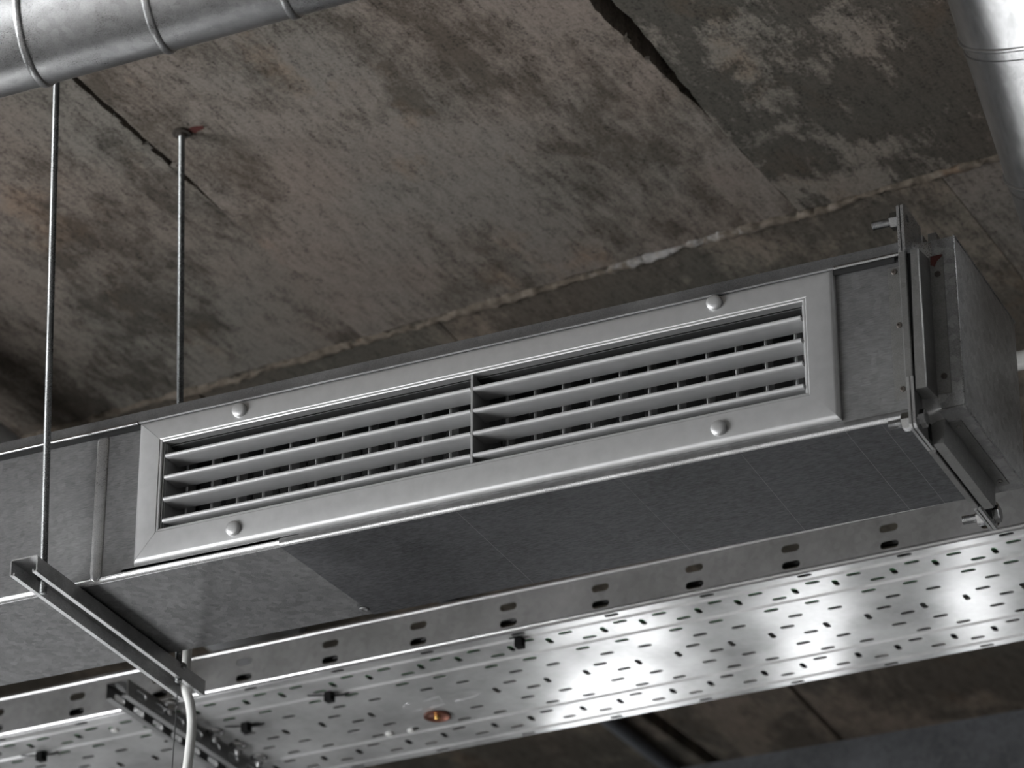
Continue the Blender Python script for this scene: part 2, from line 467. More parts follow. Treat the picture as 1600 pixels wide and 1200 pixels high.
def strip(xs_l, xs_r, y0, y1, gl, gr, mat, z, seed, amp_l, amp_r):
    """panel bounded left and right by joint lines with varying half-gaps"""
    n = int((y1(0) - y0(0)) / 0.012); poly = []
    L = []; R_ = []
    for i in range(n + 1):
        t = i / n
        y = (y0(0) * (1 - t) + y1(0) * t)
        def nz(k): return noise.noise((y * 25, seed + k, 0.3)) * 0.6 + noise.noise((y * 95, seed + k, 1.3)) * 0.5
        yl = y0(xs_l(y)) * (1 - t) + y1(xs_l(y)) * t; yr = y0(xs_r(y)) * (1 - t) + y1(xs_r(y)) * t
        L.append((xs_l(yl) + gl(yl) + nz(0) * amp_l(yl), yl)); R_.append((xs_r(yr) - gr(yr) + nz(5) * amp_r(yr), yr))
    def edge(a, b, k):
        out = []
        m = max(2, int((Vector(b) - Vector(a)).length / 0.012))
        for i in range(1, m):
            t = i / m; x = a[0] + (b[0] - a[0]) * t; y = a[1] + (b[1] - a[1]) * t
            out.append((x, y + 0.006 * (noise.noise((x * 20, k, 0)) + 0.6 * noise.noise((x * 80, k, 2)))))
        return out
    poly = L[::-1] + edge(L[0], R_[0], seed) + R_ + edge(R_[-1], L[-1], seed + 9)
    return MB().prism(poly, 'z', z, ZC + 0.046).build('ceiling_panel', mat, ceil, smooth=0)
near_y = lambda x: -1.6 - 0.1015 * x
jn = lambda x: jy(x) - 0.004
jf = lambda x: jy(x) + 0.003
far_y = lambda x: 3.6 - 0.1015 * x
a1 = lambda y: 0.004 * max(0.0, min(1.0, (0.52 - y) / 0.1))
a2 = lambda y: 0.006 if y < 0.5 else 0.003
gp1 = lambda y: 0.0044 * max(0.0, min(1, (0.47 - y) / 0.10))
gp2 = lambda y: max(0.0012, min(0.0150, 0.0150 * (0.52 - y) / 0.22))
zero = lambda y: 0.0
ln = lambda k, s=0.05: (lambda y: k + s * y)
strip(ln(-1.25, 0.03), c1, near_y, jn, lambda y: .003, gp1, 'concrete_left', ZC, 1, a1, a1)
strip(c1, c2, near_y, jn, gp1, gp2, 'concrete_mid', ZC, 2, a1, a2)
strip(c2, ln(1.32, 0.07), near_y, jn, gp2, lambda y: .003, 'concrete_right', ZC - 0.002, 3, a2, a1)
strip(ln(1.32, 0.07), ln(2.3, 0.07), near_y, jn, lambda y: .003, lambda y: .003, 'concrete_mid', ZC, 4, a1, a1)
strip(ln(-2.2, 0.0), ln(-1.25, 0.03), near_y, jn, lambda y: .003, lambda y: .003, 'concrete_right', ZC, 5, a1, a1)
# beyond the cross joint
fg = lambda y: 0.003
strip(ln(-1.6, 0.06), ln(-0.555, 0.095), jf, far_y, fg, lambda y: 0.017 if y > 2.0 else 0.004, 'concrete_far', ZC + 0.002, 11, a1, a1)
strip(ln(-0.555, 0.095), ln(-0.02, -0.008), jf, far_y, lambda y: 0.017 if y > 2.0 else 0.004, lambda y: 0.0045 if y > 1.6 else 0.0005, 'concrete_far', ZC, 12, a1, a1)
strip(ln(-0.02, -0.008), ln(0.75, 0.05), jf, far_y, lambda y: 0.0045 if y > 1.6 else 0.0005, lambda y: 0.0006, 'concrete_far', ZC + 0.001, 13, a1, zero)
strip(ln(0.75, 0.05), ln(1.7, 0.05), jf, far_y, lambda y: 0.0006, fg, 'concrete_mid', ZC + 0.001, 14, zero, a1)
strip(ln(-2.2, 0.0), ln(-1.6, 0.06), jf, far_y, fg, fg, 'concrete_right', ZC + 0.002, 15, a1, a1)
# rough mortar bead pressed out of the cross joint
mb = MB(); n = 960; rows = 7; vs = []; fs = []
for i in range(n + 1):
    x = -2.15 + 3.85 * i / n; y = jy(x)
    w = max(0.0025, 0.009 + 0.013 * noise.noise((x * 7, 0, 0)) + 0.010 * noise.noise((x * 45, 3, 0)) + 0.006 * noise.noise((x * 130, 5, 0)))
    hgt = 0.005 + 0.004 * noise.noise((x * 14, 7, 0)) + 0.002 * noise.noise((x * 60, 7, 0))
    off = 0.006 + 0.009 * noise.noise((x * 6, 11, 0)) + 0.004 * noise.noise((x * 33, 4, 0))
    for k in range(rows):
        t = -1 + 2 * k / (rows - 1)
        lump = 0.0025 * noise.noise((x * 70, t * 3, 5))
        vs.append((x, y + off + t * w + 0.006 * noise.noise((x * 55, t, 9)) + 0.004 * noise.noise((x * 170, t * 2, 3)), ZC + 0.003 - max(0.0, (hgt + 0.003) * (1 - t * t) + lump * (1 - abs(t)))))
for i in range(n):
    for k in range(rows - 1):
        a = i * rows + k; fs.append((a, a + 1, a + rows + 1, a + rows))
mb.add(vs, fs).build('mortar_seam', 'mortar', ceil, smooth=60)
# chipped mortar crumbs left along the two open joints
for i, (x, y, s) in enumerate(((c1(0.19) - 0.005, 0.19, 0.004), (c1(0.27) - .004, 0.27, 0.005), (c1(0.335) + .003, 0.335, 0.004), (c1(0.40) - .003, 0.40, 0.0035), (c2(0.30) - 0.012, 0.30, 0.004), (c2(0.36) - 0.010, 0.36, 0.003))):
    rnd = random.Random(i)
    vs = [(x + s * a * rnd.uniform(.6, 1.3), y + 1.8 * s * b * rnd.uniform(.6, 1.3), ZC + 0.004 - (0.006 if c < 0 else 0) * rnd.uniform(.7, 1.2)) for a in (-1, 1) for b in (-1, 1) for c in (-1, 1)]
    MB().add(vs, [(0, 1, 3, 2), (4, 6, 7, 5), (0, 4, 5, 1), (2, 3, 7, 6), (0, 2, 6, 4), (1, 5, 7, 3)]).build('mortar_crumb', 'concrete_left', ceil, smooth=0)

# ------------------------------------------------------------------ rectangular supply duct
DY0, DY1, DZ0, DZ1 = 0.006, 0.226, -0.0115, 0.200
duct = thing('rectangular_duct', (0.0, 0.115, DZ0), 'long rectangular galvanised sheet-metal air duct with bolted flanged end', 'air duct')
XL = -2.29
# front sheet with the opening behind the grille and a rounded vertical swage near the hanger
def face_y(x):
    d = (x + 0.0535) / 0.0065
    return DY0 - 0.0008 * math.exp(-d * d) - 0.0010 / (1 + math.exp((x + 0.054) / 0.003))
us = [-0.054 + k * 0.002 for k in list(range(-24, -12, 2)) + list(range(-12, 13)) + list(range(14, 26, 2))]
ZL, ZH = DZ0 + 0.006, DZ1
MB().sheet([(XL, ZL)] + [(u, ZL) for u in us] + [(0.985, ZL), (0.985, ZH)] + [(u, ZH) for u in reversed(us)] + [(XL, ZH)],
           [[(0.022, 0.028), (0.878, 0.028), (0.878, 0.168), (0.022, 0.168)]],
           lambda u, v, w: (u, face_y(u) + w, v), 0.0009, [[(u, ZL), (u, ZH)] for u in us]).build('front_sheet', 'duct_front', duct, smooth=50)
sw = MB().lathe([(0, 0.0012), (0.004, 0.0034), (0.012, 0.0040), (0.190, 0.0040), (0.195, 0.0034), (0.198, 0.0012)], (-0.0535, DY0 - 0.0004, DZ0 + 0.0015), (0, 0, 1), 32)
sw.v = [(-0.0535 + (p[0] + 0.0535) * 2.1, DY0 - 0.0004 + (p[1] - DY0 + 0.0004) * 0.42, p[2]) for p in sw.v]
sw.build('swage_bead', 'swage', duct, smooth=60)
def corner_profile(r, y0, z0, n=8):
    return [(y0 + r - r * math.cos(PI / 2 * k / n), z0 + r - r * math.sin(PI / 2 * k / n)) for k in range(n + 1)]
def bent_sheet(name, mat, xa, xb, xa_s, xb_s, z0, r, y0=None):
    """bottom sheet with the rounded front edge; ends may run slightly skew (xa_s, xb_s: shift at the back)"""
    y0 = DY0 if y0 is None else y0
    prof = [(y0, z0 + 0.0095)] + corner_profile(r, y0, z0) + [(y0 + r + (DY1 - y0 - r) * k / 8, z0) for k in range(1, 9)]
    def run(prof, nm, mt):
        vs = []; nseg = 60; m_ = len(prof)
        for i in range(nseg + 1):
            t = i / nseg
            for (y, z) in prof:
                f = (y - y0) / (DY1 - y0)
                x = (xa + xa_s * f) * (1 - t) + (xb + xb_s * f) * t
                vs.append((x, y, z))
        vs2 = [(x, y + 0.0009 * (1 if z > z0 + 1e-6 or y < y0 + r else 0), z + 0.0009) for (x, y, z) in vs]
        N = len(vs); fs = []
        for i in range(nseg):
            for k in range(m_ - 1):
                a = i * m_ + k; fs.append((a, a + 1, a + m_ + 1, a + m_)); fs.append((a + N, a + m_ + N, a + m_ + 1 + N, a + 1 + N))
            for k in (0, m_ - 1):
                a = i * m_ + k; fs.append((a, a + m_, a + m_ + N, a + N))
        for i in (0, nseg):
            for k in range(m_ - 1):
                a = i * m_ + k; fs.append((a, a + 1, a + 1 + N, a + N))
        return MB().add(vs + vs2, fs).build(nm, mt, duct, smooth=50)
    run(prof[:2], 'folded_skirt', 'duct_front')
    run(prof[1:10], 'folded_edge', 'fold')
    return run(prof[9:], name, mat)
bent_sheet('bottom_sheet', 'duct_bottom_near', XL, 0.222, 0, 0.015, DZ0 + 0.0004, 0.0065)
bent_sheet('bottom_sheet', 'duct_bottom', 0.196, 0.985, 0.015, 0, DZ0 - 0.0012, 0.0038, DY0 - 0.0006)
MB().lathe([(0, 0.0065), (0.0006, 0.0066), (0.0014, 0.0058), (0.0016, 0.0036), (0.0010, 0.0026), (0.0010, 0.0005)], (0.207, 0.207, DZ0 - 0.0010), (0, 0, -1), 20).build('rivet', 'duct_bottom_near', duct)
MB().box(XL, 0.985, DY1 - 0.001, DY1, DZ0 + 0.0012, DZ1).build('back_sheet', 'duct_cap', duct, smooth=0)
MB().box(XL, 0.985, DY0 + 0.001, DY1, DZ1, DZ1 + 0.001).build('top_sheet', 'duct_cap', duct, smooth=0)
# folded lip along the top front edge: vertical band with a rolled lower hem, open shadow gap below it
prof = [(0.0062, 0.1995), (0.0062, 0.2062), (0.0045, 0.2068), (0.0006, 0.2060), (0.0, 0.2045), (0.0, 0.1945), (-0.0016, 0.1925), (-0.0018, 0.1905), (-0.0004, 0.1892), (0.0016, 0.1895), (0.0026, 0.1912), (0.0026, 0.1990)]
MB().prism(prof, 'x', XL, 0.984).build('top_lip', 'lip', duct, smooth=50)
for xa_, xb_ in ((XL, -0.0015), (0.9015, 0.984)):
    MB().tube([(xa_, -0.0006, 0.1902), (xb_, -0.0006, 0.1902)], 0.0024, 12).build('hem', 'bolt', duct, smooth=60)  # bright metal put on the hem to draw its highlight line
lab(MB().box(XL, 0.972, 0.0022, 0.0058, 0.1835, 0.1900).build('gap_shade', 'gasket_shade', duct, smooth=0), 'black strip standing in for the shade under the top lip')  # black strip paints the shadow in the gap below the lip
# strip patch left of the flange (lapped sheet)
MB().box(0.9625, 0.9848, DY0 - 0.0012, DY0, 0.010, 0.178).build('flange_leg', 'flange', duct, smooth=0)

def screw(parent, pos, axis, r=0.0034, mat='screw_dark'):
    o = MB().lathe([(0, r), (0.0010, r), (0.0018, r * 0.72), (0.0018, r * 0.4), (0.0010, r * 0.35), (0.0010, 0.0003)], pos, axis, 12).build('screw', mat, parent)
    return o
for z in (0.1715, 0.103, 0.0225):
    screw(duct, (0.9725 if z < .15 else 0.970, DY0 - 0.0012, z), (0, -1, 0))

# standing flange legs: vertical front pair, bottom pair, top and back pair
YF, ZB, ZT, YB = -0.025, -0.0415, 0.236, 0.257
def rolled(poly_pts): return poly_pts
lf = duct
# left front leg (hollow, rolled nose)
MB().prism([(0.9852, DY0), (0.9850, YF + 0.002), (0.9862, YF), (0.9930, YF), (0.9940, YF + 0.002), (0.9938, DY0)], 'z', 0.004, 0.181).build('flange', 'flange', lf, smooth=20)
fm = MB().prism([(0.9995, DY0), (0.9993, YF + 0.002), (1.0003, YF), (1.0080, YF), (1.0090, YF + 0.002), (1.0122, DY0)], 'z', 0.003, 0.178)
fm.v = [((x - 0.0036 if (z < 0.05 and x < 1.002) else x), y, z) for (x, y, z) in fm.v]      # the joint closes towards the bottom
fm.build('flange', 'flange', lf, smooth=20)
# black sealing tape that bulges in the joint
lab(MB().prism([(0.9942, DY0 + 0.004), (0.9942, YF + 0.004), (0.9990, YF + 0.004), (0.9990, DY0 + 0.004)], 'z', 0.050, 0.176).build('sealing_strip', 'gasket_shade', lf, smooth=0), 'black sealing strip between the flanges')
lab(MB().prism([(DY0 + 0.01, -0.0375), (DY1 + 0.02, -0.0375), (DY1 + 0.02, DZ0), (DY0 + 0.01, DZ0)], 'x', 0.9938, 0.9956).build('sealing_strip', 'gasket_shade', lf, smooth=0), 'black sealing strip between the flanges')
# bottom legs
MB().prism([(0.9700, DZ0 - 0.0014), (0.9700, DZ0 - 0.0028), (0.9838, DZ0 - 0.0028), (0.9850, ZB + 0.002), (0.9860, ZB), (0.9922, ZB), (0.9930, ZB + 0.002), (0.9932, DZ0 - 0.0014)], 'y', 0.046, 0.213).build('flange', 'flange', lf, smooth=20)
MB().prism([(0.9958, DZ0 - 0.0002), (0.9956, ZB + 0.002), (0.9966, ZB), (1.0082, ZB), (1.0092, ZB + 0.002), (1.0124, DZ0 - 0.0002)], 'y', 0.026, 0.204).build('flange', 'flange', lf, smooth=20)
# top legs
MB().prism([(0.9852, DZ1 + 0.001), (0.9850, ZT), (0.9935, ZT), (0.9938, DZ1 + 0.001)], 'y', 0.046, 0.200).build('flange', 'flange', lf, smooth=20)
MB().prism([(0.9995, DZ1 + 0.001), (0.9993, ZT), (1.0090, ZT), (1.0122, DZ1 + 0.001)], 'y', 0.046, 0.200).build('flange', 'flange', lf, smooth=20)
# back legs
MB().prism([(0.9852, DY1), (0.9850, YB), (0.9935, YB), (0.9938, DY1)], 'z', 0.01, 0.18).build('flange', 'flange', lf, smooth=20)
MB().prism([(0.9995, DY1), (0.9993, YB), (1.0090, YB), (1.0122, DY1)], 'z', 0.01, 0.18).build('flange', 'flange', lf, smooth=20)

# pressed corner pieces: L-shaped plate outside the duct corner with a rounded deep-drawn inner wall
def corner_piece(yc, zc, sy, sz, yo, zo, x0, x1, bulge):
    """yc,zc duct corner; sy,sz outward signs; yo,zo outer corner coordinates"""
    ly, lz = 0.062, 0.062
    def P(a, b): return (yo - sy * a, zo - sz * b)          # a,b distance inward from the outer corner
    wy = abs(yo - yc); wz = abs(zo - zc)
    loop = [P(0.004, 0), P(ly, 0), P(ly, wz - 0.002)]
    for k in range(7):
        t = PI / 2 * k / 6
        loop.append(P(wy + 0.010 - 0.012 * math.sin(t), wz + 0.010 - 0.012 * math.cos(t)))
    loop += [P(wy - 0.002, lz), P(0, lz), P(0, 0.004)]
    cy = yo - sy * 0.0135; cz = zo - sz * 0.0145
    hole = slot(cy, cz, 0.011, 0.010, True)
    m_ = MB().sheet(loop, [hole], lambda u, v, w: (x0 + w, u, v), x1 - x0)
    ob = m_.build('corner_piece', 'corner', duct, smooth=30)
    if bulge:
        # curved gusset wall wrapping the duct corner on the +x side
        vs = []; fs = []; nn = 14; xs = [x1 - 0.0004, x1 + 0.006, x1 + 0.013, x1 + 0.0200]
        for j, x in enumerate(xs):
            rr = [0.020, 0.0135, 0.0105, 0.0095][j]
            for k in range(nn + 1):
                t = k / nn
                if t < 0.33: a, b_ = wy - rr * 0.5 + 0.004, wz + 0.034 * (1 - t / 0.33) + 0.002
                elif t > 0.67: a, b_ = wy + 0.034 * ((t - 0.67) / 0.33) + 0.002, wz - rr * 0.5 + 0.004
                else:
                    th = PI / 2 * (t - 0.33) / 0.34
                    a = wy + 0.002 - (rr * 0.5 - 0.002) * math.cos(th) ; b_ = wz + 0.002 - (rr * 0.5 - 0.002) * math.sin(th)
                yy, zz = P(a, b_); vs.append((x, yy, zz))
        for j in range(len(xs) - 1):
            for k in range(nn):
                a = j * (nn + 1) + k; fs.append((a, a + 1, a + nn + 2, a + nn + 1))
        N = len(vs); c_ = Vector(P(wy + 0.02, wz + 0.02))
        vs2 = []
        for (x, y, z) in vs:
            d = (c_ - Vector((y, z))).normalized() * 0.0012; vs2.append((x, y + d.x, z + d.y))
        fs2 = [tuple(i + N for i in reversed(f)) for f in fs]
        W = nn + 1; L_ = len(xs)
        rim = [(k, k + 1, k + 1 + N, k + N) for k in range(nn)] + [((L_ - 1) * W + k, (L_ - 1) * W + k + 1, (L_ - 1) * W + k + 1 + N, (L_ - 1) * W + k + N) for k in range(nn)]
        rim += [(j * W, (j + 1) * W, (j + 1) * W + N, j * W + N) for j in range(L_ - 1)] + [(j * W + nn, (j + 1) * W + nn, (j + 1) * W + nn + N, j * W + nn + N) for j in range(L_ - 1)]
        MB().add(vs + vs2, fs + fs2 + rim).build('gusset', 'corner', ob, smooth=60)
    return cy, cz
def corner_bolt(y, z, x_tip, head=True):
    b = MB().thread((x_tip, y, z), (1, 0, 0), 0.9862 - x_tip, 0.0054, 0.0018, 14, 0.0010).build('bolt', 'bolt', duct, smooth=20)
    MB().lathe([(0, 0.0092), (0.0008, 0.0104), (0.0100, 0.0104), (0.0108, 0.0092)], (0.9756, y, z), (1, 0, 0), 6, phase=0.35).build('nut', 'bolt', b, smooth=0)
    if head:
        MB().lathe([(0, 0.0050), (0.010, 0.0050)], (0.986, y, z), (1, 0, 0), 14).build('shank', 'bolt', b)
        MB().lathe([(0, 0.0108), (0.0012, 0.0108)], (0.9950, y, z), (1, 0, 0), 18).build('washer', 'bolt', b)
        MB().lathe([(0, 0.0104), (0.0064, 0.0104), (0.0072, 0.0092)], (0.9962, y, z), (1, 0, 0), 6, phase=0.2).build('bolt_head', 'bolt', b, smooth=0)
for (yc, zc, sy, sz, yo, zo, tip) in ((DY0, DZ1, -1, 1, YF - 0.002, ZT + 0.004, 0.954), (DY0, DZ0, -1, -1, YF - 0.001, ZB - 0.001, 0.9600), (DY1, DZ0, 1, -1, YB + 0.002, ZB - 0.002, 0.9580), (DY1, DZ1, 1, 1, YB, ZT + 0.004, 0.966)):
    corner_piece(yc, zc, sy, sz, yo, zo, 0.9868, 0.9900, False)
    cy, cz = corner_piece(yc, zc, sy, sz, yo, zo, 0.9914, 0.9948, True)
    corner_bolt(cy, cz, tip, not (sy < 0 and sz > 0))
# angle legs of the end flange lying on the end box, with screws
MB().box(1.0120, 1.0278, DY0 - 0.0014, DY0 - 0.0002, 0.0065, 0.181).build('flange_leg', 'flange', duct, smooth=0)
for z in (0.157, 0.028): screw(duct, (1.0205, DY0 - 0.0014, z), (0, -1, 0), 0.0036)
lab(MB().prism([(1.0135, 0.181), (1.0272, 0.181), (1.0262, 0.1775), (1.021, 0.1740), (1.0175, 0.1665), (1.0152, 0.1690), (1.0130, 0.1700)], 'y', DY0 - 0.0017, DY0 - 0.0013).build('rust_stain', 'rust', duct, smooth=0), 'dark red rust stain')
MB().box(1.0122, 1.0270, 0.036, 0.2085, DZ0 - 0.0024, DZ0 - 0.0010).build('flange_leg', 'flange', duct, smooth=0)
for y in (0.048, 0.195): screw(duct, (1.0200, y, DZ0 - 0.0024), (0, 0, -1), 0.0034, 'flange')
# shallow end box closed by a flat end panel
EX = 1.0425
cap = MB().box(0.9985, EX - 0.0010, DY0 - 0.0002, DY0 + 0.0008, DZ0 + 0.0008, DZ1 + 0.001).build('end_box', 'duct_cap', duct, smooth=0)
MB().box(0.9985, EX - 0.0010, DY0, DY1, DZ0 - 0.0010, DZ0).build('bottom_sheet', 'duct_cap', cap, smooth=0)
MB().box(0.9985, EX - 0.0010, DY0, DY1, DZ1 + 0.001, DZ1 + 0.002).build('top_sheet', 'duct_cap', cap, smooth=0)
MB().box(0.9985, EX - 0.0010, DY1 - 0.001, DY1, DZ0, DZ1 + 0.001).build('back_sheet', 'duct_cap', cap, smooth=0)
# end panel with a slightly pillowed face
nn = 16; vs = []; fs = []
for i in range(nn + 1):
    for k in range(nn + 1):
        u, v = i / nn, k / nn
        e = 0.0022 * (math.sin(PI * u) * math.sin(PI * v)) ** 0.6
        edge_r = 0.0014 if (i in (0, nn) or k in (0, nn)) else 0.0
        vs.append((EX + 0.0006 - edge_r + e * (0.6 + 0.4 * math.sin(5 * u + 2)), DY0 + (DY1 - DY0) * u, DZ0 + (DZ1 - DZ0 + 0.003) * v))
for i in range(nn):
    for k in range(nn):
        a = i * (nn + 1) + k; fs.append((a, a + nn + 1, a + nn + 2, a + 1))
N = len(vs); vs2 = [(x - 0.0012, y, z) for x, y, z in vs]
per = [k for k in range(nn + 1)] + [i * (nn + 1) + nn for i in range(1, nn + 1)] + [nn * (nn + 1) + k for k in range(nn - 1, -1, -1)] + [i * (nn + 1) for i in range(nn - 1, 0, -1)]
fs2 = [tuple(i + N for i in reversed(f)) for f in fs] + [(per[i], per[(i + 1) % len(per)], per[(i + 1) % len(per)] + N, per[i] + N) for i in range(len(per))]
MB().add(vs + vs2, fs + fs2).build('end_panel', 'duct_end', cap, smooth=50)
# folded seams around the end panel
MB().tube([(EX - 0.0010, DY0 - 0.0004, DZ0), (EX - 0.0010, DY0 - 0.0004, DZ1 + 0.002)], 0.0011, 10).build('seam', 'duct_edge', cap)
MB().tube([(EX - 0.0010, DY0, DZ0 - 0.0008), (EX - 0.0010, DY1, DZ0 - 0.0008)], 0.0011, 10).build('seam', 'duct_edge', cap)
MB().tube([(EX - 0.0010, DY0, DZ1 + 0.002), (EX - 0.0010, DY1, DZ1 + 0.002)], 0.0016, 10).build('seam', 'duct_edge', cap)

# ------------------------------------------------------------------ supply grille
GW, GH = 0.900, 0.191
gr = thing('ventilation_grille', (GW / 2, 0.0, 0.0), 'light grey metal ventilation grille with horizontal louvres set in duct side', 'air grille')
IX0, IX1, IZ0, IZ1 = 0.0345, 0.8615, 0.0402, 0.1575
# frame rails: cross-section in (y, distance from the outer edge toward the opening)
def rail(axis, a, b, pos, sgn, wdt, name='frame_rail'):
    r = 0.0062
    cs = []
    for k in range(7):
        t = PI / 2 * k / 6
        cs.append((r - r * math.sin(t) - 0.0005, r - r * math.cos(t)))     # (y, d) rounded outer edge
    cs += [(-0.0009, r + 0.012), (-0.0010, wdt - 0.0045), (-0.0002, wdt - 0.0034), (-0.0002, wdt - 0.0012), (0.0006, wdt), (0.012, wdt), (0.012, wdt - 0.0018), (0.0056, wdt - 0.0018), (0.0056, 0.0006)]
    vs = []; n = len(cs)
    for t, e in ((a, 1), (b, -1)):
        for (y, d) in cs:
            tt = t + e * d * (abs(0.0345 / wdt) if axis == 'x' else (0.0402 if e > 0 else GH - IZ1) / wdt)
            c = pos + sgn * d
            vs.append((tt, y, c) if axis == 'x' else (c, y, tt))
    fs = [tuple(range(n)), tuple(range(2 * n - 1, n - 1, -1))] + [(i, i + n, (i + 1) % n + n, (i + 1) % n) for i in range(n)]
    return MB().add(vs, fs).build(name, 'grille', gr, smooth=25)
G_ = 0.00025
rail('x', G_, GW - G_, 0.0, 1, 0.0402)
rail('x', G_, GW - G_, GH, -1, GH - IZ1)
rail('z', G_, GH - G_, 0.0, 1, 0.0345)
rail('z', G_, GH - G_, GW, -1, GW - IX1)
# inner sleeve of the core
for nm, bx in (('core_side', (IX0 + 0.0020, IX0 + 0.0032, 0.0065, 0.075, IZ0 + 0.001, IZ1 - 0.001)), ('core_side', (IX1 - 0.0032, IX1 - 0.0020, 0.0065, 0.075, IZ0 + 0.001, IZ1 - 0.001)),
               ('core_top_', (IX0 + 0.0034, IX1 - 0.0034, 0.0125, 0.075, IZ1 - 0.0022, IZ1 - 0.0010)), ('core_bottom', (IX0 + 0.0034, IX1 - 0.0034, 0.0125, 0.075, IZ0 + 0.0010, IZ0 + 0.0022))):
    MB().box(*bx).build(nm.rstrip('_'), 'damper_shade' if nm == 'core_top_' else 'rear_blade', gr, smooth=0)  # core top coloured dark to paint shade above the first blade
MB().box(IX0 + 0.0005, IX0 + 0.0019, 0.0025, 0.0115, IZ0 + 0.001, IZ1 - 0.001).build('core_side', 'grille', gr, smooth=0)
# mullion
MX = 0.4485
MB().prism([(MX - 0.0016, 0.0015), (MX - 0.0010, 0.0008), (MX + 0.0010, 0.0008), (MX + 0.0016, 0.0015), (MX + 0.0016, 0.046), (MX - 0.0016, 0.046)], 'z', IZ0 + 0.0005, IZ1 - 0.0005).build('mullion', 'grille', gr, smooth=30)
# horizontal louvre blades: teardrop section, each bay its own blade
def blade_profile(zn):
    r = 0.0027; pts = []
    for k in range(9):
        t = PI / 2 + PI * k / 8
        pts.append((0.0030 + r * math.cos(t), zn + r * math.sin(t)))
    pts += [(0.0058, zn - r - 0.0002), (0.0062, zn - r + 0.0005), (0.0335, zn - 0.0012), (0.0340, zn - 0.0004), (0.0335, zn + 0.0006), (0.0062, zn + r - 0.0003)]
    return pts
for zn in (0.1385, 0.1095, 0.0800, 0.0513):
    for (a, b) in ((IX0 + 0.0036, MX - 0.0018), (MX + 0.0018, IX1 - 0.0036)):
        MB().prism(blade_profile(zn), 'x', a, b).build('louvre_blade', 'blade', gr, smooth=40)
    for x in (IX0 + 0.0034, IX1 - 0.0034):
        MB().lathe([(-0.0012, 0.0014), (0.0012, 0.0014)], (x, 0.006, zn), (1, 0, 0), 8).build('pivot_pin', 'rear_blade', gr)
# vertical deflector blades behind
vp_ = [0.046 + 0.0355 * k for k in range(12)] + [0.4748 + 0.03615 * k for k in range(11)]
vprof = lambda x: [(x - 0.0014, 0.0440), (x - 0.0018, 0.0425), (x, 0.0410), (x + 0.0018, 0.0425), (x + 0.0014, 0.0440), (x + 0.0007, 0.0640), (x - 0.0007, 0.0640)]
for x in vp_:
    MB().prism(vprof(x), 'z', IZ0 + 0.0024, IZ1 - 0.0024).build('deflector_blade', 'rear_blade', gr, smooth=40)
for i in range(22):
    x = 0.055 + 0.0372 * i
    MB().prism([(x - 0.0135, 0.082), (x - 0.0130, 0.0812), (x + 0.0140, 0.0960), (x + 0.0135, 0.0970)], 'z', IZ0 + 0.002, IZ1 - 0.002).build('damper_blade', 'damper_shade', gr, smooth=0)
# round screw caps
for (x, z) in ((0.1402, 0.1765), (0.1379, 0.0186), (0.7560, 0.1795), (0.7567, 0.0180)):
    MB().lathe([(0, 0.0094), (0.0030, 0.0094), (0.0042, 0.0088), (0.0052, 0.0072), (0.0057, 0.0040), (0.0058, 0.0005)], (x, -0.0009, z), (0, -1, 0), 28).build('screw_cap', 'grille', gr, smooth=50)

# ------------------------------------------------------------------ trapeze hanger under the duct
hg = thing('trapeze_hanger', (-0.094, 0.11, DZ0 - 0.021), 'galvanised C-channel strut under the duct with two threaded rods', 'duct hanger')
SX0, SX1, SY0, SY1, SZ1 = -0.1115, -0.0740, -0.092, 0.316, DZ0 - 0.0006
SZ0 = SZ1 - 0.0215
t_ = 0.0016
prof = [(SX0 + 0.002, SZ1), (SX1 - 0.002, SZ1), (SX1, SZ1 - 0.002), (SX1, SZ0 + 0.001), (SX1 - 0.001, SZ0), (SX1 - 0.0065, SZ0), (SX1 - 0.0065, SZ0 + 0.004), (SX1 - 0.0065 + t_, SZ0 + 0.004), (SX1 - 0.0065 + t_, SZ0 + t_), (SX1 - t_, SZ0 + t_), (SX1 - t_, SZ1 - t_), (SX0 + t_, SZ1 - t_), (SX0 + t_, SZ0 + t_), (SX0 + 0.0065 - t_, SZ0 + t_), (SX0 + 0.0065 - t_, SZ0 + 0.004), (SX0 + 0.0065, SZ0 + 0.004), (SX0 + 0.0065, SZ0), (SX0 + 0.001, SZ0), (SX0, SZ0 + 0.001), (SX0, SZ1 - 0.002)]
MB().prism(prof, 'y', SY0, SY1).build('strut_channel', 'strut', hg, smooth=30)
LEAN = -0.0425
def rod(x, y, z0, z1):
    ax = Vector((LEAN, 0, 1)).normalized()
    base = Vector((x + LEAN * (z0 - SZ1), y, z0))
    o = MB().thread(base, ax, (z1 - z0) / ax.z, 0.0046, 0.0015, 12, 0.0006).build('threaded_rod', 'rod', hg, smooth=25)
    return o
RX = -0.0855
r1 = rod(-0.0945, -0.0450, SZ0 - 0.006, ZC + 0.03)
r2 = rod(-0.0800, 0.2570, SZ0 - 0.004, ZC + 0.03)
for (x, y) in ((-0.0945, -0.0450), (-0.0800, 0.2570)):
    MB().lathe([(0, 0.0085), (0.0050, 0.0085)], (x, y, SZ1 - t_ - 0.0068), (0, 0, 1), 6).build('hex_nut', 'bolt', hg, smooth=0)
    MB().lathe([(0, 0.0105), (0.0015, 0.0105)], (x, y, SZ1 - t_ - 0.0016), (0, 0, 1), 18).build('washer', 'bolt', hg)
    tx = x + LEAN * (ZC - SZ1)
    MB().lathe([(0, 0.0070), (0.0030, 0.0078), (0.0034, 0.0125), (0.0052, 0.0128), (0.0080, 0.0128)], (tx, y, ZC - 0.0075), (0, 0, 1), 20).build('ceiling_anchor', 'screw_dark', hg)

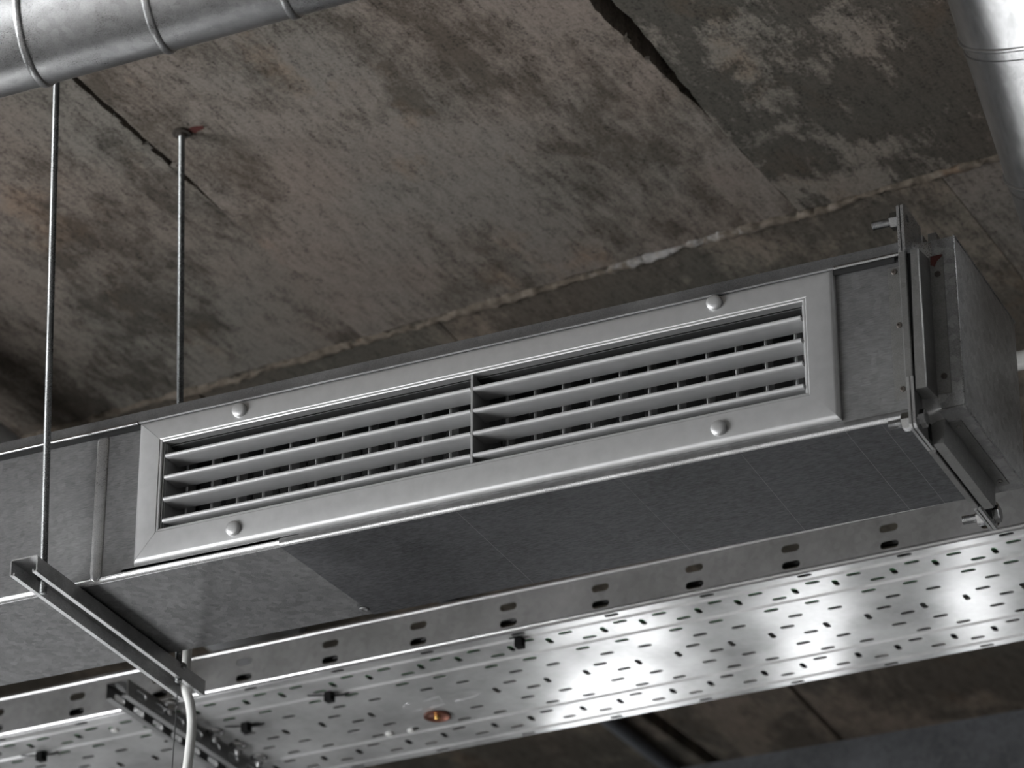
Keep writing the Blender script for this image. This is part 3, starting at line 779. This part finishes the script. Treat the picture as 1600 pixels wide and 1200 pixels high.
ax_, ay_ = -0.0800 + LEAN * (ZC - SZ1) + 0.013, 0.2570
lab(MB().prism([(ax_, ay_ - 0.004), (ax_ + 0.010, ay_ - 0.0055), (ax_ + 0.022, ay_ - 0.002), (ax_ + 0.019, ay_ + 0.004), (ax_ + 0.008, ay_ + 0.006), (ax_ + 0.003, ay_ + 0.010), (ax_ - 0.001, ay_ + 0.004)], 'z', ZC - 0.0012, ZC + 0.0004).build('sealant_smear', 'rust', hg, smooth=0), 'dark red smear beside the ceiling anchor')

# white cable and thin wire beside the hanger
cab = [(-0.0905, 0.2985, 0.10), (-0.0912, 0.298, 0.045), (-0.0925, 0.298, 0.006), (-0.0937, 0.298, -0.0156), (-0.0900, 0.298, -0.034), (-0.0846, 0.298, -0.0507), (-0.0808, 0.298, -0.0776), (-0.0820, 0.298, -0.1077), (-0.0857, 0.298, -0.146), (-0.093, 0.298, -0.20), (-0.105, 0.298, -0.30), (-0.112, 0.298, -0.5), (-0.11, 0.298, -0.8), (-0.105, 0.298, -1.4)]
def smooth_path(p, m=6):
    out = []
    P = [Vector(q) for q in p]
    for i in range(len(P) - 1):
        a, b, c, d = P[max(i - 1, 0)], P[i], P[i + 1], P[min(i + 2, len(P) - 1)]
        for k in range(m):
            t = k / m
            out.append(0.5 * ((2 * b) + (c - a) * t + (2 * a - 5 * b + 4 * c - d) * t * t + (3 * b - a - 3 * c + d) * t ** 3))
    out.append(P[-1]); return out
tag(MB().tube(smooth_path(cab), 0.0062, 14).build('hanging_cable', 'cable_white', smooth=60), 'thick white cable hanging down past the far end of the strut', 'cable')
tag(MB().tube([(-0.1050, 0.300, SZ0 + 0.001), (-0.1062, 0.300, -0.08), (-0.1076, 0.300, -0.133), (-0.108, 0.300, -0.6)], 0.0007, 6).build('thin_wire', 'wire_dark'), 'thin dark wire hanging beside the white cable', 'wire')

# ------------------------------------------------------------------ perforated cable tray
TZ = 0.200; TROT = math.radians(-1.7)
tr = thing('cable_tray', (0.0, 0.778, TZ), 'wide perforated galvanised cable tray running behind and beyond the duct', 'cable tray', rotz=TROT)
PER = 0.142; U0, U1 = -2.26, 1.75
V0, V1 = -0.001, 0.348
ribs = (0.0245, 0.0785, 0.2585, 0.3235)
def tray_z(v):
    for r in ribs:
        d = abs(v - r)
        if d < 0.0042: return 0.0036 * (1 - (d / 0.0042))
    return 0.0
patt_ax = [(.011, (.007,)), (.036, (.008, .067)), (.064, (.091,)), (.094, (.066, .126)), (.125, (.005, .089)), (.154, (.065,)), (.184, (.088,)), (.214, (.064, .124)), (.2455, (.004, .088)), (.273, (.065,)), (.305, (.003, .087)), (.336, (.005,))]
patt_tr = [(.051, (.036, .119)), (.172, (.035, .116)), (.287, (.034, .117))]
holes = []
k0 = int(U0 / PER) - 1; k1 = int(U1 / PER) + 1
for k in range(k0, k1 + 1):
    for rows_, hor in ((patt_ax, True), (patt_tr, False)):
        for v, us in rows_:
            for u in us:
                x = u + k * PER
                if not (U0 + 0.03 < x < U1 - 0.03): continue
                if 0.135 < v < 0.205 and -0.150 < x < 0.025: continue        # plain field with the embossed maker's mark
                if -0.11 < x < -0.055 and 0.19 < v < 0.235: continue
                holes.append(slot(x, v, 0.0220 if hor else 0.020, 0.0082, hor, 0 if hor else 0.0, 3))
lines = []
for r in ribs:
    for d in (-0.0042, 0, 0.0042): lines.append([(U0 + 0.001, r + d), (U1 - 0.001, r + d)])
MB().sheet([(U0, V0 + 0.006), (U1, V0 + 0.006), (U1, V1 - 0.006), (U0, V1 - 0.006)], holes, lambda u, v, w: (u, v, tray_z(v) + w), 0.0012, lines).build('tray_bottom', 'tray', tr, smooth=20, local=True)
# side walls with paired slots, rounded bottom edge and rolled top lip
wh = []
for k in range(-15, 13):
    for zz in (0.0140, 0.0385):
        wh.append(slot(-0.001 + k * 0.1405, zz, 0.0265, 0.0112, True, 0, 5))
MB().sheet([(U0, 0.006), (U1, 0.006), (U1, 0.058), (U0, 0.058)], wh, lambda u, v, w: (u, V0 + w, v), 0.0012).build('side_wall', 'tray_wall', tr, smooth=20, local=True)
MB().sheet([(U0, 0.006), (U1, 0.006), (U1, 0.058), (U0, 0.058)], wh, lambda u, v, w: (u, V1 - w, v), 0.0012).build('side_wall', 'tray_wall', tr, smooth=20, local=True)
for side, s in ((V0, 1), (V1, -1)):
    r = 0.0062; nq = 8
    outer = [(side + s * (r - r * math.cos(PI / 2 * k / nq)), r - r * math.sin(PI / 2 * k / nq)) for k in range(nq + 1)]
    inner = [(side + s * (r - (r - .0012) * math.cos(PI / 2 * k / nq)), r - (r - .0012) * math.sin(PI / 2 * k / nq)) for k in range(nq + 1)]
    MB().prism(outer + inner[::-1], 'x', U0, U1).build('bottom_edge', 'tray_edge', tr, smooth=40, local=True)
    MB().tube([(U0 + (U1 - U0) * i / 60, side + s * 0.0015 + 0.0004 * math.sin(i * 2.1), 0.0605) for i in range(61)], 0.0046, 12).build('top_lip', 'tray_edge', tr, smooth=60, local=True)
# embossed mark (illegible in the photograph: only its raised strokes)
em = MB()
def stroke(pts): em.tube([(p[0], p[1], 0.0002) for p in pts], 0.0005, 6)
stroke([(-0.100 + 0.014 * math.cos(t), 0.172 + 0.014 * math.sin(t)) for t in [0.9 + 4.4 * k / 14 for k in range(15)]])
stroke([(-0.078, 0.160), (-0.050, 0.156), (-0.052, 0.182), (-0.078, 0.186)])
stroke([(-0.035, 0.160), (-0.006, 0.158), (0.012, 0.166), (-0.004, 0.178), (-0.036, 0.180)])
em.build('embossed_mark', 'tray', tr, smooth=60, local=True)
# splice bolts beside the tray support
for (u, v) in ((-0.4075, 0.0060), (-0.4010, 0.1227), (-0.3965, 0.1810), (-0.3925, 0.2358)):
    b = MB().lathe([(0, 0.0130), (0.0016, 0.0133), (0.0036, 0.0110), (0.0044, 0.008)], (u, v, -0.0002), (0, 0, -1), 16).build('bolt', 'bolt', tr, local=True)
    MB().lathe([(0, 0.0088), (0.0062, 0.0088), (0.0070, 0.0076)], (u, v, -0.0046), (0, 0, -1), 6).build('nut', 'bolt', b, smooth=0, local=True)
    MB().thread((u, v, -0.0116), (0, 0, -1), 0.0065, 0.0045, 0.00125, 10).build('thread', 'bolt', b, local=True)
for (u, v) in ((-0.1773, 0.2440), (-0.1423, 0.2470), (-0.745, 0.06), (-0.5295, 0.0515)):
    MB().lathe([(0, 0.0058), (0.0014, 0.0060), (0.0030, 0.0044), (0.0034, 0.002)], (u, v, -0.0002), (0, 0, -1), 14).build('rivet', 'cable_white', tr, local=True)

def tray_world(u, v, w): 
    c, s = math.cos(TROT), math.sin(TROT)
    return Vector((u * c - v * s, 0.778 + u * s + v * c, TZ + w))
# copper cup washer with a brass stud
dk = thing('cup_washer', tray_world(-0.0826, 0.2138, 0), 'copper-coloured cup washer with brass stud under the cable tray', 'washer', rotz=TROT)
MB().lathe([(0.0, 0.0165), (0.0012, 0.0190), (0.0030, 0.0196), (0.0036, 0.0186), (0.0026, 0.0170), (0.0012, 0.0120), (0.0008, 0.004)], (0, 0, -0.0003), (0, 0, -1), 32).build('dish', 'copper', dk, smooth=60, local=True)
MB().lathe([(0, 0.0042), (0.0045, 0.0042), (0.0060, 0.0030), (0.0060, 0.0012), (0.0050, 0.0010)], (0, 0, -0.0012), (0, 0, -1), 14).build('stud', 'brass', dk, smooth=40, local=True)
# black cable ties poking through the tray
tie_labels = ['black cable tie under the tray with its tail below the duct seam, middle left', 'black cable tie nearest the row of splice bolts',
              'small black cable tie under the near tray wall right of centre', 'black cable tie at the lower left corner of the picture']
for (u, v, kind), lb in zip(((-0.1823, 0.0725, 0), (-0.3454, 0.1173, 0), (0.145, 0.0236, 1), (-0.6724, 0.077, 0)), tie_labels):
    t = thing('cable_tie', tray_world(u, v, 0), lb, 'cable tie', 'black cable ties on the cable tray', TROT + random.uniform(-.15, .15))
    MB().prism([(-0.0055, -0.0065), (0.0055, -0.0065), (0.0064, 0.0), (0.0055, 0.0065), (-0.0055, 0.0065), (-0.0064, 0)], 'z', -0.0140, -0.0008).build('head', 'tie', t, local=True, smooth=0)
    if kind == 0:
        MB().prism([(-0.0290, -0.0018 - 0.012), (-0.0050, -0.0018), (-0.0050, 0.0018), (-0.0290, 0.0018 - 0.012)], 'z', -0.0042, -0.0030).build('strap', 'tie', t, local=True, smooth=0)
        MB().prism([(0.0050, -0.0024), (0.0200, 0.0020), (0.0300, 0.0010), (0.0300, 0.0040), (0.0190, 0.0062), (0.0050, 0.0024)], 'z', -0.0068, -0.0052).build('tail', 'tie', t, local=True, smooth=0)
    else:
        MB().prism([(-0.0120, -0.010), (0.0050, -0.012), (0.0050, -0.009), (-0.0120, -0.007)], 'z', -0.0030, -0.0018).build('strap', 'tie', t, local=True, smooth=0)
# cables lying in the tray, glimpsed through the slots
def laid(v0, r, mat, seed, label, group, w=0.008, up=0.0):
    pts = [tray_world(U0 + 0.05 + (U1 - U0 - 0.1) * i / 90, v0 + w * noise.noise((i * 0.12, seed, 0)), 0.0058 + up + r + 0.001 * noise.noise((i * 0.3, seed, 4))) for i in range(91)]
    tag(MB().tube(pts, r, 8).build('laid_cable', mat, smooth=60), label, 'cable', group)
laid(0.060, 0.0050, 'cable_green', 1, 'green cable lying nearest the near wall of the cable tray', 'cables in the tray', 0.006)
laid(0.0945, 0.0058, 'cable_green', 2, 'green cable seen through the brightest green slots of the tray', 'cables in the tray', 0.005)
laid(0.121, 0.0050, 'cable_green', 3, 'green cable third from the near tray wall', 'cables in the tray', 0.006)
laid(0.036, 0.0050, 'cable_black', 4, 'black cable lying against the near tray wall', 'cables in the tray', 0.004)
laid(0.150, 0.0055, 'cable_black', 5, 'black cable along the middle of the cable tray', 'cables in the tray', 0.005)
laid(0.186, 0.0052, 'cable_grey', 6, 'grey cable just beyond the middle of the tray', 'cables in the tray', 0.006)
laid(0.222, 0.0058, 'cable_black', 7, 'black cable in the far half of the tray', 'cables in the tray', 0.006)
laid(0.274, 0.0052, 'cable_grey', 8, 'grey cable near the far wall of the tray', 'cables in the tray', 0.008)
laid(0.305, 0.0055, 'cable_black', 9, 'black cable lying against the far tray wall', 'cables in the tray', 0.004)

for k, v in enumerate((0.0475, 0.0765, 0.108, 0.136, 0.166, 0.2045, 0.240, 0.257, 0.290, 0.322, 0.018)):
    laid(v, 0.0052, 'cable_black', 20 + k, 'black cable packed among the others in the cable tray', 'black cables packed side by side in the tray', 0.003, 0.0145)

# slotted channel carrying the tray
sp = thing('tray_support', tray_world(-0.432, 0.174, -0.045), 'dark slotted steel channel crossing under the cable tray, lower left', 'channel bracket', rotz=TROT)
zt = 0.045 - 0.0002; zb = zt - 0.025; hw = 0.0185; ya, yb = -0.272, 0.272
MB().box(-hw, hw, ya, yb, zt - 0.0016, zt).build('web', 'tray_support', sp, smooth=0, local=True)
hs = [slot(ya + 0.035 + 0.052 * k, (zt + zb) / 2, 0.028, 0.011, True, 0, 5) for k in range(10)]
for sx in (-hw, hw - 0.0016):
    MB().sheet([(ya, zb), (yb, zb), (yb, zt - 0.0016), (ya, zt - 0.0016)], hs, lambda u, v, w, sx=sx: (sx + w, u, v), 0.0016).build('side_flange', 'tray_support', sp, smooth=0, local=True)
MB().box(-hw + 0.0016, -hw + 0.010, ya, yb, zb, zb + 0.0016).build('bottom_lip', 'tray_support', sp, smooth=0, local=True)
MB().box(hw - 0.010, hw - 0.0016, ya, yb, zb, zb + 0.0016).build('bottom_lip', 'tray_support', sp, smooth=0, local=True)
for y, hh in ((yb - 0.022, ZC - (TZ - 0.045) - zb + 0.03),):
    MB().thread((0, y, zb - 0.01), (0, 0, 1), hh, 0.0045, 0.0015, 10).build('threaded_rod', 'rod', sp, smooth=25, local=True)
    MB().lathe([(0, 0.0085), (0.006, 0.0085)], (0, y, zt - 0.0085), (0, 0, 1), 6).build('hex_nut', 'bolt', sp, smooth=0, local=True)

# ------------------------------------------------------------------ spiral-seam round duct, upper left
PA = Vector((0.15544, -0.54770, 0.42589)); PD = Vector((1, -0.012, 0)).normalized(); PR = 0.0945
a0 = -2.44; a1_ = 0.82
sd = thing('spiral_duct', tuple(PA), 'round galvanised spiral-seam duct crossing the upper left corner', 'round duct')
MB().lathe([(a0 + (a1_ - a0) * i / 80, PR) for i in range(81)], PA, PD, 64).build('pipe', 'spiral', sd, smooth=60)
pa = PD.orthogonal().normalized(); pb = PD.cross(pa)
pitch = 0.1575
sm = MB(); vs = []; fs = []
nst = int((a1_ - 0.01 + 15 * pitch) / pitch * 40)
prof = [(-0.0056, -0.0004), (-0.0050, 0.0020), (-0.0034, 0.0028), (0.0020, 0.0026), (0.0036, 0.0018), (0.0044, -0.0004)]
view = (PA - Vector((2.05589, -3.38505, -1.85783))).normalized()
n0 = PD.cross(view).normalized()
if n0.z > 0: n0 = -n0
nf = -(view - PD * view.dot(PD)).normalized()
for i in range(nst + 1):
    th = -2 * PI * 15 + 2 * PI * i / 40
    ax = pitch * th / (2 * PI)
    rad = n0 * math.cos(th) + nf * math.sin(th)
    for (d, h) in prof:
        vs.append(PA + PD * (ax + d) + rad * (PR + h))
m_ = len(prof)
for i in range(nst):
    for k in range(m_ - 1):
        a = i * m_ + k; fs.append((a, a + 1, a + m_ + 1, a + m_))
sm.add(vs, fs).build('lock_seam', 'spiral', sd, smooth=50)

# ------------------------------------------------------------------ large round duct dropping past the end of the rectangular duct
EA = Vector((1.2811, -0.0495, 0.3522)); ED = Vector((0.035, 0.727, -0.68)).normalized(); ER = 0.18
el = thing('round_duct', tuple(EA), 'large shiny round galvanised duct sloping down at the right edge', 'round duct')
cuts = [-0.235, -0.070, 0.0945, 0.26, 0.43, 0.60]
for i in range(len(cuts) - 1):
    s0, s1 = cuts[i] + 0.0008, cuts[i + 1] - 0.0008
    r0 = ER - 0.0016; 
    MB().lathe([(s0, r0), (s0 + 0.012, r0 + 0.0006)] + [(s0 + 0.012 + (s1 - s0 - 0.024) * k / 10, ER) for k in range(11)] + [(s1 - 0.005, ER + 0.0008), (s1, ER + 0.0012)], EA, ED, 72, cap=False).build('duct_segment', 'elbow', el, smooth=40)
    MB().lathe([(cuts[i + 1] - 0.0030, ER), (cuts[i + 1] - 0.0022, ER + 0.0026), (cuts[i + 1], ER + 0.0034), (cuts[i + 1] + 0.0022, ER + 0.0020), (cuts[i + 1] + 0.0030, ER - 0.002)], EA, ED, 72, cap=False).build('joint_bead', 'elbow', el, smooth=60)
    MB().lathe([(cuts[i + 1] + 0.0115, ER - 0.001), (cuts[i + 1] + 0.0125, ER + 0.0009), (cuts[i + 1] + 0.0145, ER + 0.0009), (cuts[i + 1] + 0.0155, ER - 0.001)], EA, ED, 72, cap=False).build('joint_bead', 'elbow', el, smooth=60)
# upper run bends level towards the viewer's side of the room
q0 = EA + ED * cuts[0]; hd = Vector((0.035, 0.727, 0)).normalized()
d1 = (ED * 0.5 + hd * 0.5).normalized(); q1 = q0 - d1 * 0.16
MB().tube([q0 + ED * 0.01, q0 - ED * 0.02, q1, q1 - hd * 0.3, q1 - hd * 2.2], ER - 0.0008, 64, cap=False).build('upper_run', 'elbow', el, smooth=60)
q2 = EA + ED * cuts[-1]
MB().tube([q2 - ED * 0.01, q2 + ED * 0.1, q2 + (ED + Vector((0, 0, -0.6))).normalized() * 0.3, q2 + (ED + Vector((0, 0, -0.6))).normalized() * 0.3 + Vector((0, 0.05, -1.2))], ER - 0.0008, 64, cap=False).build('lower_run', 'elbow', el, smooth=60)

# ------------------------------------------------------------------ background services
fd = thing('flat_duct', (0.3, 2.1, 0.10), 'blurred grey sheet-metal duct far behind in the lower right corner', 'air duct')
b0, b1 = -2.28, 2.4
MB().box(b0, b1, 1.90, 1.902, 0.10, 0.448).build('front_sheet', 'far_duct', fd, smooth=0)
MB().box(b0, b1, 1.90, 2.30, 0.098, 0.10).build('bottom_sheet', 'far_duct', fd, smooth=0)
MB().box(b0, b1, 1.902, 2.30, 0.446, 0.448).build('top_sheet', 'far_duct', fd, smooth=0)
MB().box(b0, b1, 2.298, 2.30, 0.10, 0.446).build('back_sheet', 'far_duct', fd, smooth=0)
for x in (b0 + 0.02, 1.05, b1 - 0.02):
    MB().box(x - 0.012, x + 0.012, 1.893, 1.900, 0.095, 0.452).build('cross_joint', 'far_duct', fd, smooth=0)
cd = thing('ceiling_conduit', (-0.42, 1.7, ZC - 0.03), 'thin grey conduit under the far ceiling beside a dark open joint', 'conduit')
MB().tube([(-0.46, 1.30, ZC - 0.0135), (-0.39, 2.40, ZC - 0.0135), (-0.33, 3.5, ZC - 0.0135)], 0.0125, 14).build('pipe', 'conduit', cd, smooth=60)
for t in (0.2, 0.8):
    MB().box(-0.46 + 0.07 * t - 0.02, -0.46 + 0.07 * t + 0.02, 1.30 + 1.1 * t - 0.008, 1.30 + 1.1 * t + 0.008, ZC - 0.027, ZC + 0.001).build('saddle_clip', 'conduit', cd, smooth=0)
rc = thing('grey_conduit', (0.8, 0.62, 0.36), 'pale conduit end peeking out behind the duct end, right edge', 'conduit')
MB().tube([(-0.6, 0.62, 0.369), (1.6, 0.60, 0.359)], 0.0125, 14).build('pipe', 'cable_white', rc, smooth=60)
MB().lathe([(-0.02, 0.015), (0.02, 0.015)], (0.4, 0.611, 0.3645), (1, 0, 0), 16).build('coupling', 'cable_white', rc, smooth=40)
lp = thing('grey_pipe', (-0.764, 0.9, 0.66), 'grey pipe corner visible behind the duct at the left edge', 'pipe')
MB().tube([(-0.764, 0.30, 0.79), (-0.764, 0.30, 0.74), (-0.764, 0.32, 0.715), (-0.764, 0.36, 0.70), (-0.764, 1.70, 0.70), (-0.764, 1.74, 0.715), (-0.764, 1.76, 0.74), (-0.764, 1.76, 0.79)], 0.042, 24).build('pipe', 'conduit_pale', lp, smooth=60)
MB().lathe([(-0.02, 0.047), (0.02, 0.047)], (-0.764, 0.6, 0.70), (0, 1, 0), 24).build('coupling', 'conduit_pale', lp, smooth=40)

for o in bpy.data.objects:
    if '_base' in o: del o['_base']
